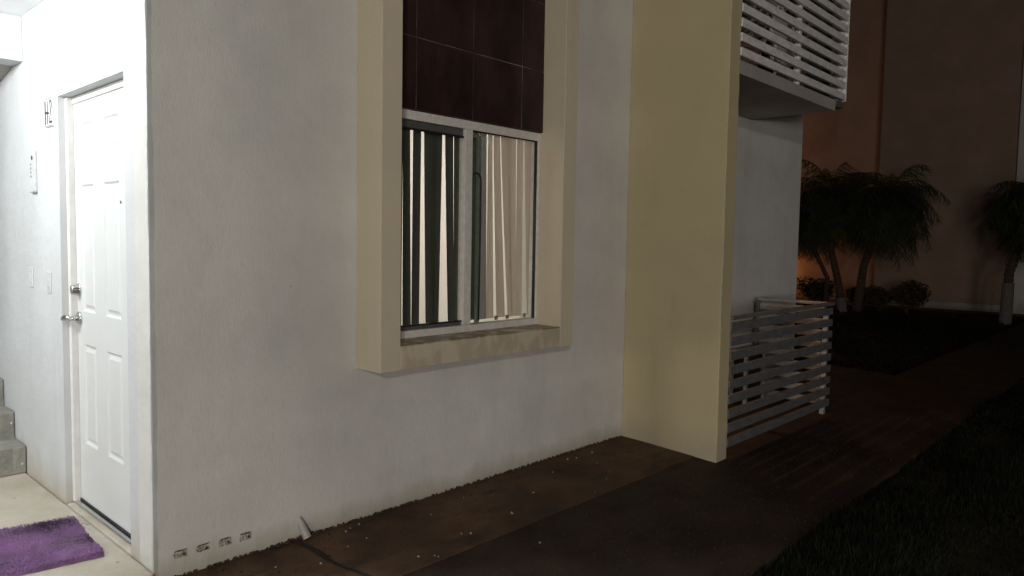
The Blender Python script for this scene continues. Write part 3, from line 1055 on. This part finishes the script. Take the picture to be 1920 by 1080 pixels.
def frond(bm, base, az, elev, length, droop, nl, ll, rnd, wid=0.012):
    """arched rachis with drooping leaflets"""
    p = Vector(base)
    d = Vector((math.cos(az) * math.cos(elev), math.sin(az) * math.cos(elev), math.sin(elev)))
    step = length / nl
    pts = [p.copy()]
    for k in range(nl):
        t = k / nl
        side = Vector((-math.sin(az), math.cos(az), 0))
        L_ = ll * (math.sin(math.pi * min(1, 0.12 + 0.88 * t)) ** 0.6) * rnd.uniform(0.8, 1.15)
        for sg in (-1, 1):
            tip = p + (side * sg * 0.75 + d * 0.55 + Vector((0, 0, -0.35 - 0.5 * t))).normalized() * L_ + Vector((rnd.gauss(0, 0.22), rnd.gauss(0, 0.22), -0.12 + rnd.gauss(0, 0.22))) * L_
            mid = p.lerp(tip, 0.5) + Vector((0, 0, 0.06 * L_))
            wv = d * wid
            q = [bm.verts.new(x_) for x_ in (p - wv, p + wv, mid + wv, mid - wv, tip)]
            bm.faces.new(q[:4])
            bm.faces.new((q[3], q[2], q[4]))
        p = p + d * step
        d = (d + Vector((0, 0, -droop * step / length))).normalized()
        pts.append(p.copy())
    tube(bm, pts[::2] + [pts[-1]], [0.014 * (1 - 0.85 * i / max(1, len(pts[::2]))) for i in range(len(pts[::2]) + 1)], 5, False)


POT = simple("clay_pot", (0.20, 0.10, 0.07), 0.8)
GREENL = simple("balcony_leaf", (0.20, 0.21, 0.16), 0.6, var=0.4, scale=14)
for i, (x, hh, lb) in enumerate(((4.25, 0.30, "leafy plant in a clay pot behind the balcony slats, nearer the pillar"), (5.15, 0.36, "bushy plant in a clay pot behind the balcony slats, nearer the outer end"))):
    T = thing("potted_plant", lb, "plant", (x, -0.5, 2.753), "potted plants on the balcony")
    bm = bmesh.new()
    tube(bm, [(x, -0.5, 2.753), (x, -0.5, 2.95), (x, -0.5, 2.965), (x, -0.5, 2.99)], [0.09, 0.13, 0.145, 0.145], 20)
    mesh("pot", bm, POT, T)
    bm = bmesh.new()
    leafy(bm, (x, -0.48, 3.25), (0.26, 0.2, 0.30), 420, 40 + i, 0.055)
    tube(bm, [(x, -0.5, 2.97), (x + 0.02, -0.5, 3.25)], 0.012, 8)
    mesh("foliage", bm, GREENL, T)
T = thing("folding_chair", "pale folded metal chair leaning behind the balcony slats", "chair", (4.75, -0.6, 2.753))
bm = bmesh.new()
for x in (4.55, 4.93):
    tube(bm, [(x, -0.70, 2.775), (x, -0.42, 3.75)], 0.012, 10)
    tube(bm, [(x + 0.03, -0.38, 2.775), (x + 0.03, -0.64, 3.40)], 0.012, 10)
tube(bm, [(4.55, -0.42, 3.75), (4.93, -0.42, 3.75)], 0.012, 10)
mesh("frame", bm, ALU, T, smooth=True)
boxes("seat", [(4.58, 4.93, -0.60, -0.57, 2.95, 3.32)], ALU, T, 0.004)
boxes("backrest", [(4.565, 4.915, -0.475, -0.455, 3.45, 3.70)], ALU, T, 0.004)

T = thing("dark_backing_panel", "added dark panel behind the balcony slats that keeps their gaps dark", "screen", (5.5, -0.4, 2.763))  # dark panel added to keep the gaps between slats in shade
boxes("panel", [(5.475, 5.482, -0.715, -0.01, 2.80, 3.90)], simple("backing_black", (0.03, 0.03, 0.03), 0.8), T)
boxes("border", [(5.468, 5.489, -0.728, -0.715, 2.770, 3.90), (5.468, 5.489, -0.715, -0.01, 2.770, 2.80)], ALUD, T, 0.002)

# little white frame table with a dark crate under it, by the terrace wall
T = thing("side_table", "small white framed table standing against the terrace wall", "table", (5.4, -0.12, 0.0))
boxes("tabletop", [(5.17, 5.62, -0.20, -0.01, 0.47, 0.50)], PVC, T, 0.004)
for (x, y) in ((5.20, -0.18), (5.59, -0.18), (5.20, -0.04), (5.59, -0.04)):
    boxes("leg", [(x - 0.02, x + 0.02, y - 0.015, y + 0.015, -0.01, 0.47)], PVC, T, 0.003)
o = boxes("crate", [(5.235, 5.56, -0.165, -0.025, -0.008, 0.43), (5.228, 5.567, -0.172, -0.018, 0.36, 0.44)], simple("black_crate_plastic", (0.02, 0.02, 0.022), 0.5), None, 0.006)
tag(o, "black plastic crate standing under the small white table", "crate")

# ------------------------------------------------------------------ palms
def palm(label, base, pts, rads, crown, n, length, seed, lime=None):
    rnd = random.Random(seed)
    T = thing("palm_tree", label, "palm", base, "palms before the far building")
    bm = bmesh.new()
    # trunk with leaf scars
    fine, fr = [], []
    P_ = [Vector(p) for p in pts]
    for (a, b, ra, rb) in zip(P_, P_[1:], rads, rads[1:]):
        m_ = max(2, int((b - a).length / 0.05))
        for k in range(m_):
            fine.append(a.lerp(b, k / m_))
            fr.append((ra + (rb - ra) * k / m_) * (1 + (0.10 if len(fine) % 2 else -0.05)))
    fine.append(P_[-1])
    fr.append(rads[-1])
    tube(bm, fine, fr, 12)
    tr = mesh("trunk", bm, BARK, T)
    if lime:
        bm = bmesh.new()
        tube(bm, [P_[0], P_[0].lerp(P_[1], lime)], [rads[0] * 1.16, rads[0] * 1.12], 14)
        mesh("limewash", bm, LIME, tr)
    bm = bmesh.new()
    for k in range(n):
        az = k * 2.399 + rnd.uniform(-0.2, 0.2)
        t = k / n
        elev = R(74) - t * R(118) + rnd.uniform(-0.15, 0.15)
        frond(bm, Vector(crown) + Vector((0, 0, rnd.uniform(-0.12, 0.08))), az, elev, length * rnd.uniform(0.8, 1.1), 2.3 + rnd.uniform(-0.3, 0.8), 34, length * 0.34, rnd, 0.010)
    mesh("crown", bm, LEAF, T)
    return T


palm("leaning palm with a whitened foot, middle of the group", (17.0, 2.93, -0.09), [(17, 2.93, -0.09), (17, 3.05, 0.6), (17, 3.26, 1.4), (17, 3.30, 2.2)], [0.10, 0.085, 0.075, 0.07], (17, 3.30, 2.65), 62, 1.45, 1, 0.5)
palm("upright palm on the right of the group", (17.3, 2.68, -0.09), [(17.3, 2.70, -0.09), (17.3, 2.60, 1.0), (17.2, 2.35, 1.8), (17.1, 2.15, 2.2)], [0.11, 0.09, 0.075, 0.07], (17.1, 2.05, 2.55), 62, 1.45, 2)
palm("thin short palm on the left of the group, next to the white wall", (17.4, 3.50, -0.09), [(17.4, 3.50, -0.09), (17.3, 3.42, 0.7), (17.1, 3.75, 1.5), (17.0, 3.95, 2.0)], [0.06, 0.05, 0.05, 0.05], (17.0, 3.95, 2.2), 44, 1.25, 3)
palm("single palm at the right edge with a pale trunk", (17.0, -0.32, -0.09), [(17, -0.34, -0.09), (17, -0.36, 1.0), (17, -0.6, 1.9), (17, -0.8, 2.3)], [0.10, 0.085, 0.08, 0.07], (17, -0.85, 2.45), 70, 1.3, 4, 0.8)


def shrub(label, x, y, r, h, seed):
    T = thing("shrub", label, "shrub", (x, y, -0.09), "shrubs at the foot of the far building")
    rnd = random.Random(seed)
    bm = bmesh.new()
    for k in range(7):
        a = rnd.uniform(0, 6.28)
        tube(bm, [(x, y, -0.09), (x + math.cos(a) * r * 0.3, y + math.sin(a) * r * 0.3, h * 0.4), (x + math.cos(a) * r * 0.7, y + math.sin(a) * r * 0.7, h * 0.75)], [0.012, 0.009, 0.004], 6)
    mesh("stem", bm, BARK, T)
    bm = bmesh.new()
    for k in range(9):
        a = rnd.uniform(0, 6.28)
        rr = rnd.uniform(0, 0.6) * r
        leafy(bm, (x + math.cos(a) * rr, y + math.sin(a) * rr, h * rnd.uniform(0.35, 0.72)), (r * 0.5, r * 0.5, h * 0.28), 260, seed * 10 + k, 0.055)
    mesh("foliage", bm, SHRUBL, T)


shrub("broad shrub left of the palm trunks, lit orange from behind", 17.6, 3.75, 0.62, 0.75, 1)
shrub("low shrub just right of the palm trunks", 17.6, 2.30, 0.42, 0.55, 2)
shrub("taller dark shrub right of the palms", 17.7, 1.72, 0.50, 0.78, 3)
shrub("small shrub between the two low ones", 17.9, 2.9, 0.40, 0.5, 4)

# ------------------------------------------------------------------ far building
T = thing("far_building", "tall brown rendered building block behind the palms", "building", (20, 2, 0))
boxes("wall", [(20.0, 26, 0.05, 3.15, -0.12, 10)], FARWALL, T)
boxes("recessed_wall", [(20.75, 26, 3.151, 14, -0.12, 10)], FARWALL, T)
boxes("plinth", [(19.93, 19.999, 0.05, 3.2, -0.12, 0.12)], CONC, T)
boxes("pilaster", [(19.86, 26, -0.28, 0.049, -0.12, 10)], FARPALE, T, 0.01)
boxes("side_wall", [(20.2, 26, -9, -0.281, -0.12, 10)], FARWALL, T)

# lamps that light the place, one added for fill, all outside the picture
def post_lamp(label, x, y, z, h):
    T = thing("street_lamp", label, "street lamp", (x, y, -0.09))
    bm = bmesh.new()
    tube(bm, [(x - 0.9, y, -0.09), (x - 0.9, y, z * 0.55), (x - 0.9, y, z + 0.28), (x - 0.75, y, z + 0.40), (x - 0.1, y, z + 0.36)], [0.07, 0.055, 0.045, 0.04, 0.035], 14)
    mesh("pole", bm, STEEL, T, smooth=True)
    boxes("lamp_head", [(x - 0.25, x + 0.25, y - 0.11, y + 0.11, z + 0.22 + h, z + 0.32 + h)], ALUD, T, 0.02)


post_lamp("steel street lamp across the lawn", -5.5, -7.0, 3.45, 0.0)
post_lamp("added steel lamp post for the unseen fill light across the lawn", -6.0, -9.0, 1.7, 0.9)  # post put in to go with the added fill light
T = thing("garden_lamp", "small bollard lamp at the foot of the far building", "lamp", (20.2, 6.45, -0.09))
boxes("post", [(20.16, 20.24, 6.41, 6.49, -0.09, 0.80)], STEEL, T, 0.01)

T = thing("shadow_board", "added unseen board on two posts that casts the shadow band on the wall", "board", (-6.05, -4.5, -0.09))  # unseen blocker added to shape the shadow on the front wall
boxes("panel", [(-6.6, -5.4, -4.52, -4.48, 1.075, 2.3)], RAIL_POST, T, 0.004)
boxes("post", [(-6.42, -6.37, -4.475, -4.43, -0.09, 2.2)], STEEL, T)
boxes("post", [(-5.65, -5.60, -4.475, -4.43, -0.09, 2.2)], STEEL, T)
